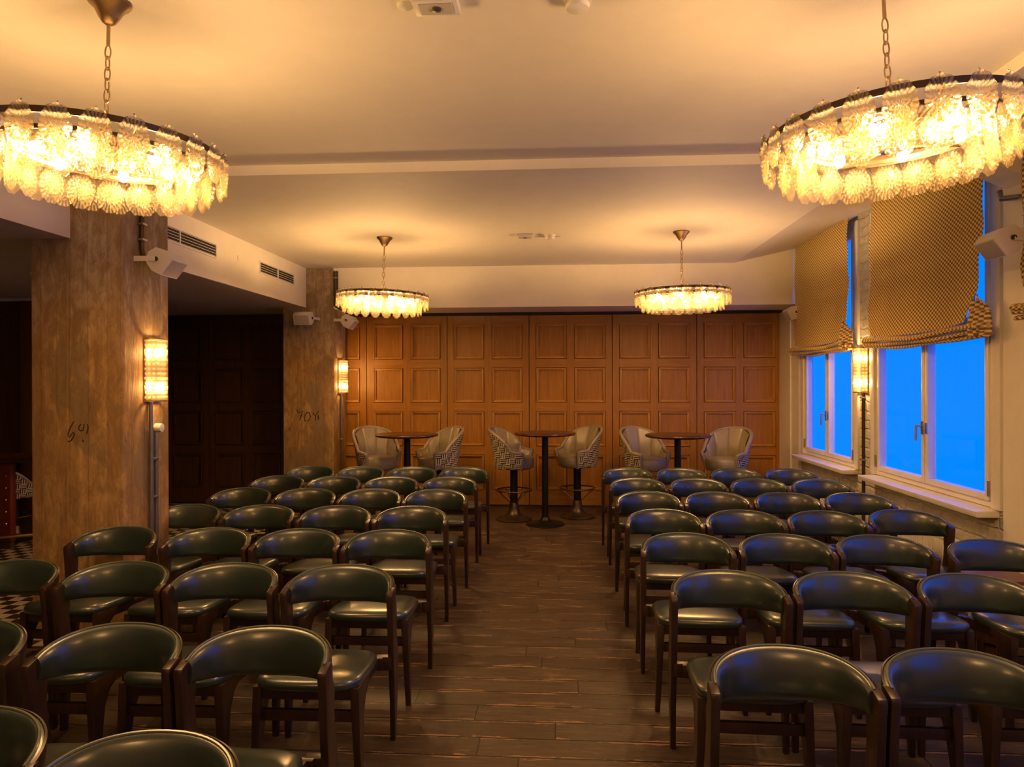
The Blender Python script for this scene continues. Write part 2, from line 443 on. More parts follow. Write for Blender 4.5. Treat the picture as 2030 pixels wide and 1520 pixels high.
# plaster header above the wooden partition
struct('wall_header', MB().box(-2.69, XR+.3, YH, YW+.05, 2.485, ZN+.4), 'plaster', 'plaster header above the panelled doors')
struct('trim_4', MB().box(-2.69, XR, YW-.16, YW-.02, 2.455, 2.4849), 'dark_gap', 'dark sliding track under the header')
struct('wall_back', MB().box(XL-.2, XR+.3, YW+.06, YW+.3, -.05, 3.6), 'dark_oak', 'dark backing behind the panelled doors')
struct('wall_left', MB().box(XL-.2, XL, YB, YW+.2, 0, 3.4), 'dark_oak', 'dark left wall')
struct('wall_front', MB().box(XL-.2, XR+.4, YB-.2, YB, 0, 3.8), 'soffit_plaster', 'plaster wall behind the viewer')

# window wall with openings
WIN = [(6.86, 8.24, 'far'), (4.74, 6.44, 'near'), (2.2, 4.10, 'a'), (-.4, 1.5, 'b')]
Z0, Z1 = .775, 3.04
mb = MB(); ys = sorted([YB] + [a for w in WIN for a in w[:2]] + [YW+.06])
for i in range(0, len(ys), 2): mb.box(XR, XR+.09, ys[i], ys[i+1], 0, 3.6)
for a, b, _ in WIN: mb.box(XR, XR+.09, a, b, 0, Z0-.02); mb.box(XR, XR+.09, a, b, Z1, 3.6)
struct('wall_right', mb, 'painted_brick', 'rough white painted brick window wall')
# flat reveals / plaster margins round the windows
def window(idx, a, b, label):
    w = empty('window_%d' % idx, (0, 0, 0), kind='structure', label=label)
    fx0, fx1 = XR+.005, XR+.075
    m = MB(); F = .04
    m.box(fx0, fx1, a, a+F, Z0, Z1); m.box(fx0, fx1, b-F, b, Z0, Z1)
    m.box(fx0, fx1, a+F, b-F, Z0, Z0+F); m.box(fx0, fx1, a+F, b-F, Z1-F, Z1)
    m.box(fx0, fx1, a+F, b-F, 1.93, 1.99)
    m.build('window_frame', 'white_paint', w, bevel=.006)
    mid = (a+b)/2
    for (p, q) in ((a+F, mid), (mid, b-F)):
        for (lo, hi) in ((Z0+F, 1.93), (1.99, Z1-F)):
            s_ = MB(); S = .046; g = .004
            x0, x1 = XR-.012, XR+.05
            s_.box(x0, x1, p+g, p+S, lo+g, hi-g); s_.box(x0, x1, q-S, q-g, lo+g, hi-g)
            s_.box(x0, x1, p+S, q-S, lo+g, lo+S); s_.box(x0, x1, p+S, q-S, hi-S, hi-g)
            c = s_.build('casement', 'white_paint', w, bevel=.005)
            MB().box(XR+.018, XR+.024, p+S-.01, q-S+.01, lo+S-.01, hi-S+.01).build('glass_pane', 'window_glass', c, smooth=0)
    # handle
    h = MB(); hx = XR-.012
    h.box(hx-.008, hx, mid+.012, mid+.040, 1.19, 1.29)
    h.tube([(hx, mid+.026, 1.255), (hx-.05, mid+.026, 1.255)], .008, 8)
    h.tube([(hx-.05, mid+.026, 1.262), (hx-.05, mid+.026, 1.14)], .009, 8)
    h.box(hx-.008, hx, mid-.045, mid-.020, 1.20, 1.28)
    h.build('handle', 'steel', w)
    for yy in (a+.035, b-.035):
        for zz in (.90, 1.90): MB().tube([(hx-.006, yy, zz-.05), (hx-.006, yy, zz+.05)], .008, 8).build('hinge', 'steel', w)
    # sill
    sl = MB().hexa([(XR-.14, a-.05, .725), (XR+.05, a-.05, .725), (XR+.05, b+.03, .725), (XR-.14, b+.03, .725)],
                   [(XR-.15, a-.05, .765), (XR+.05, a-.05, .774), (XR+.05, b+.03, .774), (XR-.15, b+.03, .765)])
    sl.build('window_sill', 'white_paint', w, bevel=.006)
    # surround
    su = MB(); W = .09
    su.box(XR-.022, XR+.02, a-W, a+.004, .776, 3.1); su.box(XR-.022, XR+.02, b-.004, b+W*.8, .776, 3.1)
    su.box(XR+.075, XR+.10, a, b, Z0-.03, Z0+.005)
    su.build('surround', 'white_paint', w, bevel=.004)
    return w
window(1, *WIN[0][:2], label='far white casement window with the dusk sky behind it')
window(2, *WIN[1][:2], label='near white casement window with the dusk sky behind it')
window(3, *WIN[2][:2], label='white casement window beside the first rows')
window(4, *WIN[3][:2], label='white casement window beside the viewer')
tag(MB().box(3.2, 9.0, 2.6, 5.5, .2, .84).build('parapet', 'roof_grey', smooth=0), 'grey roof parapet outside below the windows', 'parapet')

# plaster pilaster strip near window 2
struct('trim_5', MB().box(XR-.03, XR+.01, 4.14, 4.60, 0, 3.1).box(XR-.05, XR-.0301, 4.33, 4.345, 0, 3.1), 'white_paint', 'boxed white pilaster beside the near window')
struct('trim_6', MB().box(XR-.03, XR+.01, 8.36, YW+.06, 0, 2.48).box(XR-.045, XR-.0301, 8.62, 8.64, 0, 2.48), 'white_paint', 'white panelled jamb beside the wooden doors')

# ------------------------------------------------------------------ wooden folding doors at the back
LW = 1.062
ROWS = [(.215, .665), (.775, 1.225), (1.335, 1.785), (1.895, 2.335)]
def leaf_meshes(w):
    y0 = 0
    f = MB(); st = .088; ms = .10
    pw = (w - 2*st - ms)/2
    cols = [(st, st+pw), (st+pw+ms, w-st)]
    f.box(.004, st, y0, .045, .02, 2.465); f.box(w-st, w-.004, y0, .045, .02, 2.465); f.box(st+pw, st+pw+ms, y0, .045, .02, 2.465)
    r = MB(); zs = [.02] + [v for q in ROWS for v in q] + [2.465]
    for c in cols:
        for i in range(0, len(zs), 2): r.box(c[0], c[1], y0+.001, .044, zs[i], zs[i+1])
    p = MB()
    # raised bolection moulding plus a fielded panel, at origin
    W_, H_ = pw-.012, ROWS[0][1]-ROWS[0][0]-.012
    b = .026
    for (o0, o1, ya, yb) in ((0, b*.45, -.016, .03), (b*.45, b, -.002, .03)):
        p.box(o0, o1, ya, yb, o0, H_-o0); p.box(W_-o1, W_-o0, ya, yb, o0, H_-o0)
        p.box(o1, W_-o1, ya, yb, o0, o1); p.box(o1, W_-o1, ya, yb, H_-o1, H_-o0)
    fd = MB(); fd.box(b*.9, W_-b*.9, .026, .04, b*.9, H_-b*.9)
    return f, r, p, cols, fd
leafF, leafR, leafP, leafC, leafD = leaf_meshes(LW)
meD = leafD.mesh('panel', 'oak', smooth=0)
meF = leafF.mesh('stiles', 'oak', bevel=.002, smooth=0); meR = leafR.mesh('rails', 'oak_rail', bevel=0, smooth=0); meP = leafP.mesh('moulding', 'oak_moulding_lit', bevel=.003, seg=2, smooth=30)
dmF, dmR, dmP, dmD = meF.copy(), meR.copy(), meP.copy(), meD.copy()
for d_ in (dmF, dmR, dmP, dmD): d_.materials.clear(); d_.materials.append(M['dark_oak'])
x0 = -2.46 - LW
XS = [-2.500 + LW*k for k in range(-5, 5)]
for i, x in enumerate(XS):
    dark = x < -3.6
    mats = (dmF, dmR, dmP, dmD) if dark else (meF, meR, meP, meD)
    # the sliding partition leans very slightly towards the room on its right side
    leaf = empty('door_%d' % (i+1), (x, YW-.045 if x < -2 else YW-.045, 0), kind='structure', label='wooden folding door leaf with ten square panels')
    link('stile', mats[0], leaf); link('rail', mats[1], leaf)
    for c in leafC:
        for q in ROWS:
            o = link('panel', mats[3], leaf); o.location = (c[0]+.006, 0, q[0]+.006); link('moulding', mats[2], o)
struct('door_gap_shade', MB().box(XL, XR, YW-.05, YW+.02, 0, .02), 'dark_gap', 'dark strip standing in for the shade under the doors')  # near-black strip painted in for the shade of the door gap
struct('trim_7', MB().box(-2.500+LW*5+.003, XR-.03, YW-.03, YW+.02, 0, 2.47), 'dark_oak', 'dark wooden edge post at the right end')

# ------------------------------------------------------------------ concrete columns
C1 = empty('trim_8', (0, 0, 0), kind='structure', label='nearer board marked concrete column')
def column(parent, x0, x1, y0, y1, h):
    m = MB(); nx, nz = 10, 40
    rr = random.Random(int(y0*10))
    m.box(x0, x1, y0, y1, 0, h)
    o = m.build('concrete_shaft', 'board_concrete', parent, bevel=.018, smooth=40)
    # casting seams that stand proud
    k = MB(); 
    for xs in (x0+.235,): k.box(xs, xs+.006, y0-.005, y0, 0, h)
    k.build('casting_seam', 'board_concrete', parent, smooth=0)
column(C1, -3.288, -2.689, 4.204, 4.721, ZN)
C2 = empty('trim_9', (0, 0, 0), kind='structure', label='farther board marked concrete column')
column(C2, -3.315, -2.689, 8.32, 8.80, ZC)
def strokes(parent, name, y, paths, r=.004):
    m = MB()
    for pth in paths: m.tube([(p[0], y, p[1]) for p in pth], r, 6)
    return m.build(name, 'ink', parent)
def px1(px, py):   # pixel on the first column's front face -> x, z on that face (y = 4.204)
    return (-2.981+(px-155)*.00327, 1.315-(py-850)*.00305)
P1 = lambda *a: [px1(x, y) for x, y in a]
strokes(C1, 'painted_number', 4.2035, [P1((147, 835), (141, 845), (136, 858), (133, 870), (135, 876), (140, 875), (145, 868), (148, 860), (146, 857), (141, 862), (138, 868)),
        P1((161, 840), (157, 845), (156, 850), (160, 854), (165, 853), (167, 846), (167, 840)), P1((174, 840), (175, 850), (172, 860)), P1((164, 872), (166, 877))])
def px2(px, py): return (-3.149+(px-588)*.00618, 1.253-(py-815)*.006)
P2 = lambda *a: [px2(x, y) for x, y in a]
strokes(C2, 'painted_number', 8.319, [P2((588, 812), (592, 818), (601, 814), (597, 824), (594, 833)), P2((608, 818), (603, 826), (605, 835), (612, 834), (616, 825), (613, 817), (608, 818)),
        P2((621, 818), (625, 824), (632, 815)), P2((626, 824), (625, 834)), P2((631, 822), (632, 832))], .006)

# ------------------------------------------------------------------ curved-back chairs
def chair_proto():
    root = empty('armchair', (0, 0, 0))
    for sgn in (-1, 1):
        # rear leg: boomerang plank carrying the end of the backrest
        prof = [(.0, .670), (-.004, .652), (.004, .60), (.012, .50), (.018, .42), (.030, .33), (.048, .18), (.052, 0), (.080, 0), (.100, .16), (.122, .30), (.116, .38), (.096, .46), (.088, .52), (.092, .575), (.088, .60), (.074, .62), (.066, .684), (.05, .684)]
        def fn(p, k, sgn=sgn):
            zf = p[1]/.67
            xo = .238 + .002*(1-zf)
            w = .029 - .005*(1-zf)
            return (sgn*(xo + (w/2 if k else -w/2)), p[0], p[1])
        MB().prism(prof, fn).build('leg', 'walnut', root, bevel=.005)
    for sgn in (-1, 1):
        prof = [(-.395, 0), (-.368, 0), (-.345, .20), (-.325, .30), (-.29, .355), (-.23, .385), (-.23, .415), (-.392, .425), (-.394, .36)]
        def fn2(p, k, sgn=sgn):
            zf = p[1]/.42
            xo = .190 + .018*(1-zf); w = .024 + .012*zf
            return (sgn*(xo + (w/2 if k else -w/2)), p[0], p[1])
        MB().prism(prof, fn2).build('leg', 'walnut', root, bevel=.004)
    # seat frame
    m = MB()
    for sgn in (-1, 1):
        m.hexa([(sgn*.165, -.38, .375), (sgn*.188, -.38, .375), (sgn*.185, .03, .335), (sgn*.162, .03, .335)],
               [(sgn*.165, -.38, .418), (sgn*.188, -.38, .418), (sgn*.185, .03, .382), (sgn*.162, .03, .382)])
        m.box(min(sgn*.17, sgn*.240), max(sgn*.17, sgn*.240), .022, .060, .325, .385)
    m.box(-.18, .18, -.385, -.36, .375, .418); m.box(-.205, .205, .005, .03, .33, .385)
    m.build('seat_frame', 'walnut', root, bevel=.003)
    MB().box(-.19, .19, -.372, -.350, .285, .328).build('stretcher', 'walnut', root, bevel=.004)
    # cushioned seat
    m = MB(); NO = 44
    def outline(t):
        a = 2*PI*t; c, s_ = math.cos(a), math.sin(a); e = 2/5.0
        x = .208*math.copysign(abs(c)**e, c); y = .213*math.copysign(abs(s_)**e, s_)
        x *= 1.0 + .015*(-y/.213)
        if y < 0: y -= .012*(1-(x/.208)**2)
        return x, y-.210
    rings = [(.93, -.030), (.985, -.024), (1.0, -.010), (.99, .004), (.94, .014), (.84, .021), (.66, .026), (.42, .029), (.18, .030)]
    vs = []
    for sc_, zz in rings:
        for i in range(NO):
            x, y = outline(i/NO); x *= sc_; y = (y+.21)*sc_-.21
            vs.append((x, y, .432+zz + (-.085)*(y+.21)))
    fs = [tuple(range(NO))[::-1]]
    for r in range(len(rings)-1):
        for i in range(NO): fs.append((r*NO+i, r*NO+(i+1) % NO, (r+1)*NO+(i+1) % NO, (r+1)*NO+i))
    fs.append(tuple(range((len(rings)-1)*NO, len(rings)*NO)))
    m.add(vs, fs); m.build('seat', 'green_leather', root, smooth=60)
    # backrest
    NS = 40
    def plan(t, off=0):
        a = PI*t; e = 2/2.15
        f = lambda a: (-.237*math.copysign(abs(math.cos(a))**e, math.cos(a)), .034+.178*abs(math.sin(a))**e)
        x, y = f(a); x1, y1 = f(max(0, a-.02)); x2, y2 = f(min(PI, a+.02))
        tx, ty = x2-x1, y2-y1; L = math.hypot(tx, ty) or 1
        nx, ny = ty/L, -tx/L          # inward (towards the sitter)
        return x + nx*off, y + ny*off
    def ztop(t): u = abs(2*t-1); return .740 - .062*u**2.0
    def zbot(t): u = abs(2*t-1); return .580 + .020*u**1.5
    def sweep(sec, t0, t1, n=NS, lean=.028):
        vs = []; K = len(sec)
        for i in range(n+1):
            t = t0+(t1-t0)*i/n
            zt, zb = ztop(t), zbot(t)
            for off, hz in sec:
                ln = lean*math.sin(PI*t)*(hz-.5)
                x, y = plan(t, off - ln)
                vs.append((x, y, zb+(zt-zb)*hz))
        fs = [(i*K+k, i*K+(k+1) % K, (i+1)*K+(k+1) % K, (i+1)*K+k) for i in range(n) for k in range(K)]
        fs += [tuple(range(K)), tuple(range(n*K, n*K+K))[::-1]]
        return vs, fs
    sec = [(-.004, .02), (-.004, .98), (.004, 1.0), (.014, .985), (.021, .90), (.025, .74), (.026, .55), (.024, .35), (.018, .16), (.010, .04), (.002, 0)]
    t0 = .012
    m = MB(); m.add(*sweep(sec, t0, 1-t0)); back = m.build('backrest', 'green_leather', root, smooth=60)
    m = MB(); m.add(*sweep([(-.005, -.03), (-.011, -.02), (-.013, .3), (-.013, .7), (-.011, .985), (-.005, 1.0)], t0*.5, 1-t0*.5)); m.build('back_rail', 'walnut', root, smooth=50)
    pts = []
    for i in range(NS+1):
        t = t0+(1-2*t0)*i/NS; x, y = plan(t, .006-.028*math.sin(PI*t)*.5); pts.append((x, y, ztop(t)+.001))
    MB().tube(pts, .0042, 6).build('piping', 'piping_leather', back)
    remember(root)
    return root
proto = chair_proto()
CH = []   # (x centre, y of the arm ends, rotation, side, row, place from aisle)
def unp(px, z, Y):     # world x of an image column px at depth Y (camera fit), used to read positions off the photo
    d = _f + _r*((px-1015)/1400); return d.x*Y/d.y
TIPY = {1: 2.13, 2: 3.05, 3: 3.84, 4: 4.58, 5: 5.36, 6: 6.14, 7: 6.88}
RIGHT = {1: [(1409, 1758), (1745, 2105)], 2: [(1327, 1575), (1575, 1831), (1831, 2092)], 3: [(1269, 1462), (1464, 1667), (1669, 1862), (1877, 2078)],
         4: [(1241, 1396), (1399, 1560), (1561, 1727), (1732, 1907)], 5: [(1219, 1355), (1357, 1495), (1496, 1633), (1631, 1769)],
         6: [(1206, 1325), (1327, 1446), (1448, 1569), (1570, 1695)], 7: [(1194, 1296), (1300, 1404), (1408, 1514), (1515, 1622)]}
LEFT = {1: [(333, 653), (30, 350), (-300, 30)], 2: [(547, 783), (311, 547), (90, 328), (-140, 105)], 3: [(671, 854), (485, 672), (305, 493), (113, 307)],
        4: [(734, 887), (580, 733), (423, 582), (282, 437)], 5: [(796, 925), (663, 794), (531, 663), (402, 533)],
        6: [(833, 945), (714, 829), (598, 713), (487, 600)], 7: [(868, 967), (765, 866), (663, 763), (560, 662)]}
PLACE = ['at the aisle', 'second from the aisle', 'third from the aisle', 'farthest from the aisle']
ORD = {0: 'foremost', 1: 'first', 2: 'second', 3: 'third', 4: 'fourth', 5: 'fifth', 6: 'sixth', 7: 'rearmost'}
rr = random.Random(3)
for side, tab in (('window side', RIGHT), ('column side', LEFT)):
    for row in sorted(tab):
        Y = TIPY[row] + ({1: .08, 4: .03, 5: .03}.get(row, 0) if side == 'column side' else 0)
        for k, (a, b) in enumerate(tab[row]):
            xa, xb = unp(a, .66, Y), unp(b, .66, Y)
            cx = (xa+xb)/2
            CH.append((cx, Y, math.radians(rr.uniform(-.6, .6) - (1.3 if side == 'window side' else -.6)), side, row, k))
for side in ('window side', 'column side'):
    for row in range(1, 8):
        idx = [i for i, c in enumerate(CH) if c[3] == side and c[4] == row]
        for p_, q_ in zip(idx, idx[1:]):
            sgn = 1 if side == 'window side' else -1
            gap = sgn*(CH[q_][0]-CH[p_][0])
            if gap < .519:
                c = list(CH[q_]); c[0] = CH[p_][0] + sgn*.519; CH[q_] = tuple(c)
def nudge(side, row, k, dx, dy):
    for i, c in enumerate(CH):
        if c[3:] == (side, row, k): CH[i] = (c[0]+dx, c[1]+dy) + c[2:]
nudge('window side', 3, 3, 0, -.08); nudge('window side', 4, 3, .01, .07)
CH.append((-.965, 1.46, .02, 'column side', 0, 0)); CH.append((-1.51, 1.56, .03, 'column side', 0, 1))
for i, (cx, Y, rz, side, row, k) in enumerate(CH):
    o = proto if i == 0 else copy_tree(proto)
    o.location = (cx, Y, 0); o.rotation_euler = (0, 0, rz)
    tag(o, 'green leather chair, %s, %s row from the viewer on the %s' % (PLACE[k], ORD[row], side), 'chair', 'green leather chairs set out in rows')

# ------------------------------------------------------------------ bar stools
def stool_proto():
    root = empty('bar_stool', (0, 0, 0))
    MB().lathe([(0, 0), (.205, 0), (.210, .012), (.200, .022), (.12, .040), (.075, .075), (.058, .13), (.050, .19), (.046, .20), (0, .20)], 36).build('base', 'dark_bronze', root, smooth=50)
    MB().lathe([(0, .19), (.044, .19), (.044, .585), (0, .585)], 24).build('column', 'black_iron', root, smooth=40)
    m = MB(); m.tube([(.205*math.cos(2*PI*k/40), .205*math.sin(2*PI*k/40), .345) for k in range(40)], .009, 8, closed=True)
    fr = m.build('footrest_ring', 'dark_bronze', root)
    for k in range(4):
        a = PI/4+k*PI/2
        MB().tube([(.203*math.cos(a), .203*math.sin(a), .345), (.05*math.cos(a), .05*math.sin(a), .20)], .006, 6).build('spoke', 'dark_bronze', fr)
    # tub shell, open towards -Y
    A = math.radians(128)
    def ht(u):      # u -1..1 round the shell: top edge height
        a = abs(u)
        return .805 + .255*(1-min(1, a/.78)**2.2)**.9 if a < .78 else .805 - .02*(a-.78)/.22
    def shell(u, v, off):
        a = PI/2 + A*u; zt = ht(u); z = .60 + (zt-.60)*v
        R = (.208 + .060*v**.8) + off + .035*max(0, (z-.85)/.2)*(1-abs(u))
        sq = 1 + .06*abs(math.sin(2*(a)))**2
        return (R*math.cos(a)*1.0*sq, R*math.sin(a)*sq + .0, z)
    m = MB(); m.grid(lambda p, q: shell(2*p-1, q, .0), 60, 14)
    ou = m.mesh('outer_shell', 'maze_fabric', smooth=60, fix=False)
    uvl = ou.uv_layers.new(name='UVMap'); 
    W61 = 61
    for poly in ou.polygons:
        for li in poly.loop_indices:
            vi = ou.loops[li].vertex_index; i_, j_ = vi % W61, vi//W61
            P_ = ou.vertices[vi].co
            uvl.data[li].uv = ((i_/60.)*1.15, P_.z*1.0)
    outer = link('outer_shell', ou, root)
    m = MB()
    def inner(p, q):
        u = 2*p-1; fl = abs(math.sin((p*7+.0)*PI))**.5*.018
        x, y, z = shell(u, .18+.82*q, -.034 - .012*math.sin(PI*q) - fl*min(1, q*3))
        return (x, y, z)
    m.grid(inner, 98, 14); m.build('inner_back', 'cream_leather', root, smooth=60, fix=False)
    # rolled top edge
    pts = []
    for k in range(81):
        u = -1+2*k/80; x, y, z = shell(u, 1, -.017); pts.append((x, y, z+.002))
    for q in range(1, 9):
        x, y, z = shell(1, 1-q/8, -.017); pts.append((x, y, z))
    pre = []
    for q in range(8, 0, -1):
        x, y, z = shell(-1, 1-q/8, -.017); pre.append((x, y, z))
    MB().tube(pre+pts, .021, 8).build('rolled_edge', 'cream_leather', root, smooth=60)
    m = MB(); 
    prof = [(0, .595), (.19, .595), (.222, .61), (.228, .66), (.228, .715), (.215, .735), (.16, .745), (0, .75)]
    m.lathe(prof, 40)
    m.v = [(x*.98, y*.98 - .012, z) for x, y, z in m.v]
    m.build('seat', 'cream_leather', root, smooth=60)
    remember(root); return root
st0 = stool_proto()
ST = [(-2.10, 8.08, 38, 'cream tub bar stool nearest the far concrete column'), (-1.40, 8.15, -50, 'cream tub bar stool on the aisle side of the table by the column'),
      (-.52, 8.20, 78, 'bar stool showing its patterned shell, column side of the middle table'), (.22, 8.40, -52, 'patterned bar stool on the window side of the middle table'),
      (.99, 8.12, 33, 'cream bar stool on the aisle side of the table near the windows'), (1.885, 8.12, -38, 'cream bar stool nearest the windows, blue light on its shell')]
for i, (x, y, a, lab) in enumerate(ST):
    o = st0 if i == 0 else copy_tree(st0)
    o.location = (x, y, 0); o.rotation_euler = (0, 0, math.radians(a)); tag(o, lab, 'bar stool', 'tub bar stools at the high tables')
def table_proto():
    root = empty('bar_table', (0, 0, 0))
    MB().lathe([(0, 1.000), (.30, 1.000), (.338, 1.008), (.345, 1.018), (.342, 1.030), (.335, 1.034), (0, 1.034)], 56).build('table_top', 'table_top', root, smooth=50)
    MB().lathe([(0, .02), (.036, .02), (.036, .98), (.10, .988), (.10, .9999), (0, .9999)], 28).build('pole', 'black_iron', root, smooth=40)
    MB().lathe([(0, 0), (.212, 0), (.216, .008), (.205, .018), (.10, .035), (.055, .06), (.045, .09), (0, .09)], 40).build('base', 'black_iron', root, smooth=50)
    remember(root); return root
tb0 = table_proto()
for i, (x, y, lab) in enumerate([(-1.66, 7.66, 'round dark high table beside the far concrete column'), (-.152, 7.93, 'round dark high table in the aisle, whole pole and base showing'), (1.272, 7.66, 'round dark high table nearest the windows')]):
    o = tb0 if i == 0 else copy_tree(tb0)
    o.location = (x, y, 0); tag(o, lab, 'high table', 'round high tables along the panelled doors')

# ------------------------------------------------------------------ chandeliers
def pane_mesh():
    m = MB(); NA = 44; a_, b_ = .0485, .071
    rings = [0, .12, .22, .34, .46, .58, .68, .78, .90, 1.0]
    def pt(ri, k, side):
        th = 2*PI*k/NA; r = rings[ri]
        sc = 1 + (.035*math.cos(11*th) if r > .7 else 0)*(r-.7)/.3
        x = a_*r*math.sin(th)*sc; z = b_*r*math.cos(th)*sc
        if r > .64: d = .0035 + .0022*math.cos(22*th)
        elif r > .3: d = .0035 + .002*math.cos(8*th+r*20)
        else: d = .004 if r < .15 else .0025
        if r == 1.0: d = .0015
        return (x, side*d - .010*r*r, z)
    vs = []; fs = []
    for side in (-1, 1):
        o = len(vs); vs.append(pt(0, 0, side))
        for ri in range(1, len(rings)):
            for k in range(NA): vs.append(pt(ri, k, side))
        for k in range(NA):
            k2 = (k+1) % NA
            fs.append((o, o+1+k, o+1+k2) if side < 0 else (o, o+1+k2, o+1+k))
            for ri in range(len(rings)-2):
                q = (o+1+ri*NA+k, o+1+(ri+1)*NA+k, o+1+(ri+1)*NA+k2, o+1+ri*NA+k2)
                fs.append(q if side < 0 else q[::-1])
    L = len(vs)//2
    for k in range(NA):
        k2 = (k+1) % NA; e = 1+(len(rings)-2)*NA
        fs.append((e+k, L+e+k, L+e+k2, e+k2))
    m.add(vs, fs)
    return m.mesh('glass_pane', 'pressed_glass', smooth=40)
PANE = pane_mesh(); PANE_UP = PANE.copy(); PANE_UP.materials.clear(); PANE_UP.materials.append(M['pressed_glass_upper'])
hk = MB().tube([(0, .004, .066), (0, -.006, .074), (0, .002, .080)], .002, 5).mesh('hook', 'dark_bronze')
def chandelier_proto():
    root = empty('chandelier', (0, 0, 0))   # origin at the ceiling
    MB().lathe([(0, 0), (.074, 0), (.076, -.006), (.070, -.014), (.052, -.030), (.036, -.060), (.024, -.078), (.012, -.086), (0, -.086)], 32).build('canopy', 'brass', root, smooth=50)
    MB().tube([(0, 0, -.08), (0, 0, -.165)], .0065, 10).build('rod', 'brass', root)
    m = MB(); z = -.165
    for i in range(8):
        pts = []
        for k in range(14):
            a = 2*PI*k/14; q = (.011*math.cos(a), .026*math.sin(a))
            pts.append((q[0] if i % 2 == 0 else 0, 0 if i % 2 == 0 else q[0], z-.024+q[1]))
        m.tube(pts, .003, 6, closed=True); z -= .041
    m.build('chain', 'brass', root)
    zr = -.545+.02
    MB().tube([(0, 0, -.48), (0, 0, -.62)], .012, 10).lathe([(0, -.60), (.045, -.60), (.05, -.615), (.045, -.63), (0, -.63)], 20).build('hub', 'dark_bronze', root)
    R1, R2, R3 = .418, .356, .270
    def band(R, z0, z1): return MB().lathe([(R-.003, z0), (R+.003, z0), (R+.003, z1), (R-.003, z1), (R-.003, z0)], 64)
    band(R1-.007, -.562, -.540).build('upper_ring', 'dark_bronze', root)
    band(R2-.006, -.594, -.578).build('lower_ring', 'dark_bronze', root)
    band(R3-.006, -.604, -.590).build('inner_ring', 'dark_bronze', root)
    for k in range(6):
        a = 2*PI*k/6+.3
        c, s_ = math.cos(a), math.sin(a)
        arm = MB().tube([(0, 0, -.612), (R2*c, R2*s_, -.586), ((R1-.006)*c, (R1-.006)*s_, -.552)], .0048, 6).build('arm', 'brass', root)
    for k in range(6):
        a = 2*PI*k/6+.3+PI/6
        c, s_ = .225*math.cos(a), .225*math.sin(a)
        h = MB().tube([(0, 0, -.600), (c*.5, s_*.5, -.575), (c, s_, -.560)], .0045, 6).tube([(c, s_, -.574), (c, s_, -.548)], .021, 10).build('bulb_holder', 'brass', root)  # upright cup over each bulb is shaped to block light towards the ceiling
        MB().sphere((c, s_, -.596), .020, 8, 6, (1, 1, 1.25)).build('bulb', 'bulb_glow', h)
    for (R, n, zc, sc) in ((R1, 24, -.603, 1.0), (R2, 22, -.656, 1.0), (R2-.060, 18, -.666, 1.0)):
        for k in range(n):
            a = 2*PI*(k+.5*(n % 2))/n
            o = link('glass_pane', PANE_UP if R == R1 else PANE, root); o.location = (R*math.cos(a), R*math.sin(a), zc)
            o.rotation_euler = Euler((random.uniform(-.06, .06), 0, a-PI/2+PI+random.uniform(-.06, .06)))
            if R == R1: link('hook', hk, o)
    remember(root); return root
c0 = chandelier_proto()
CHN = [(-1.686, 2.56, ZN, (.012, .04), 'crystal chandelier in front of the near concrete column'), (1.136, 2.56, ZN, (.0, -.055), 'crystal chandelier in front of the near window blind'),
       (-1.640, 6.60, ZC, (.0, .03), 'crystal chandelier in front of the far concrete column'), (1.125, 6.55, ZC, (0, -.012), 'crystal chandelier over the chairs near the far window'),
       (-1.67, -1.45, ZN, (0, 0), 'added fill light chandelier, unseen behind the viewer on the column side'), (1.13, -1.45, ZN, (0, 0), 'added fill light chandelier, unseen behind the viewer on the window side')]  # last two are unseen, added behind the viewer as fill light
for i, (x, y, z, tl, lab) in enumerate(CHN):
    o = c0 if i == 0 else copy_tree(c0)
    o.location = (x, y, z); o.rotation_euler = (tl[0], tl[1], .15*i); tag(o, lab, 'chandelier', 'tiered glass chandeliers')

# ------------------------------------------------------------------ wall sconces (local: wall at x=0, light towards +x)
def sconce_proto():
    root = empty('wall_sconce', (0, 0, 0))
    MB().box(0, .012, -.075, .075, -.21, .21).build('back_plate', 'brass', root, bevel=.003)
    m = MB()
    def half(R0, R1, z0, z1, mb, n=18):
        pts = []
        for k in range(n+1):
            a = -PI/2+PI*k/n; pts.append((math.cos(a), math.sin(a)))
        outer = [(R1*c*.95+.01, R1*s_) for c, s_ in pts]; inner = [(R0*c*.95+.01, R0*s_) for c, s_ in pts][::-1]
        poly = outer+inner
        N = n+1
        vs = [(p[0], p[1], z0) for p in poly]+[(p[0], p[1], z1) for p in poly]; K = len(poly)
        fs = [(i, (i+1) % K, K+(i+1) % K, K+i) for i in range(K)]
        for i in range(n):
            fs.append((i, K-1-i, K-2-i, i+1)); fs.append((K+i, K+i+1, 2*K-2-i, 2*K-1-i))
        mb.add(vs, fs)
    for r in range(13):
        half(.080, .090 if r % 2 else .094, -.195+r*.030+.001, -.195+(r+1)*.030-.001, m)
    m.build('glass_shade', 'sconce_glass', root, smooth=40)
    for z0 in (-.208, .197):
        mm = MB(); half(.076, .096, z0, z0+.010, mm); mm.build('metal_rim', 'brass', root)
    for zz in (-.115, .115):
        h = MB().tube([(.012, 0, zz), (.045, 0, zz)], .008, 8).build('bulb_holder', 'brass', root)
        MB().sphere((.048, 0, zz+.0), .019, 8, 6, (1, 1, 1.5)).build('bulb', 'sconce_glow', h)
    remember(root); return root
s0 = sconce_proto()
SCN = [(-2.688, 4.505, 1.685, 0, 'glowing glass sconce on the near concrete column'), (-2.688, 8.55, 1.67, 0, 'glowing glass sconce on the far concrete column'), (XR-.001, 6.665, 1.70, PI, 'glowing glass sconce on the white brick pier between the windows')]
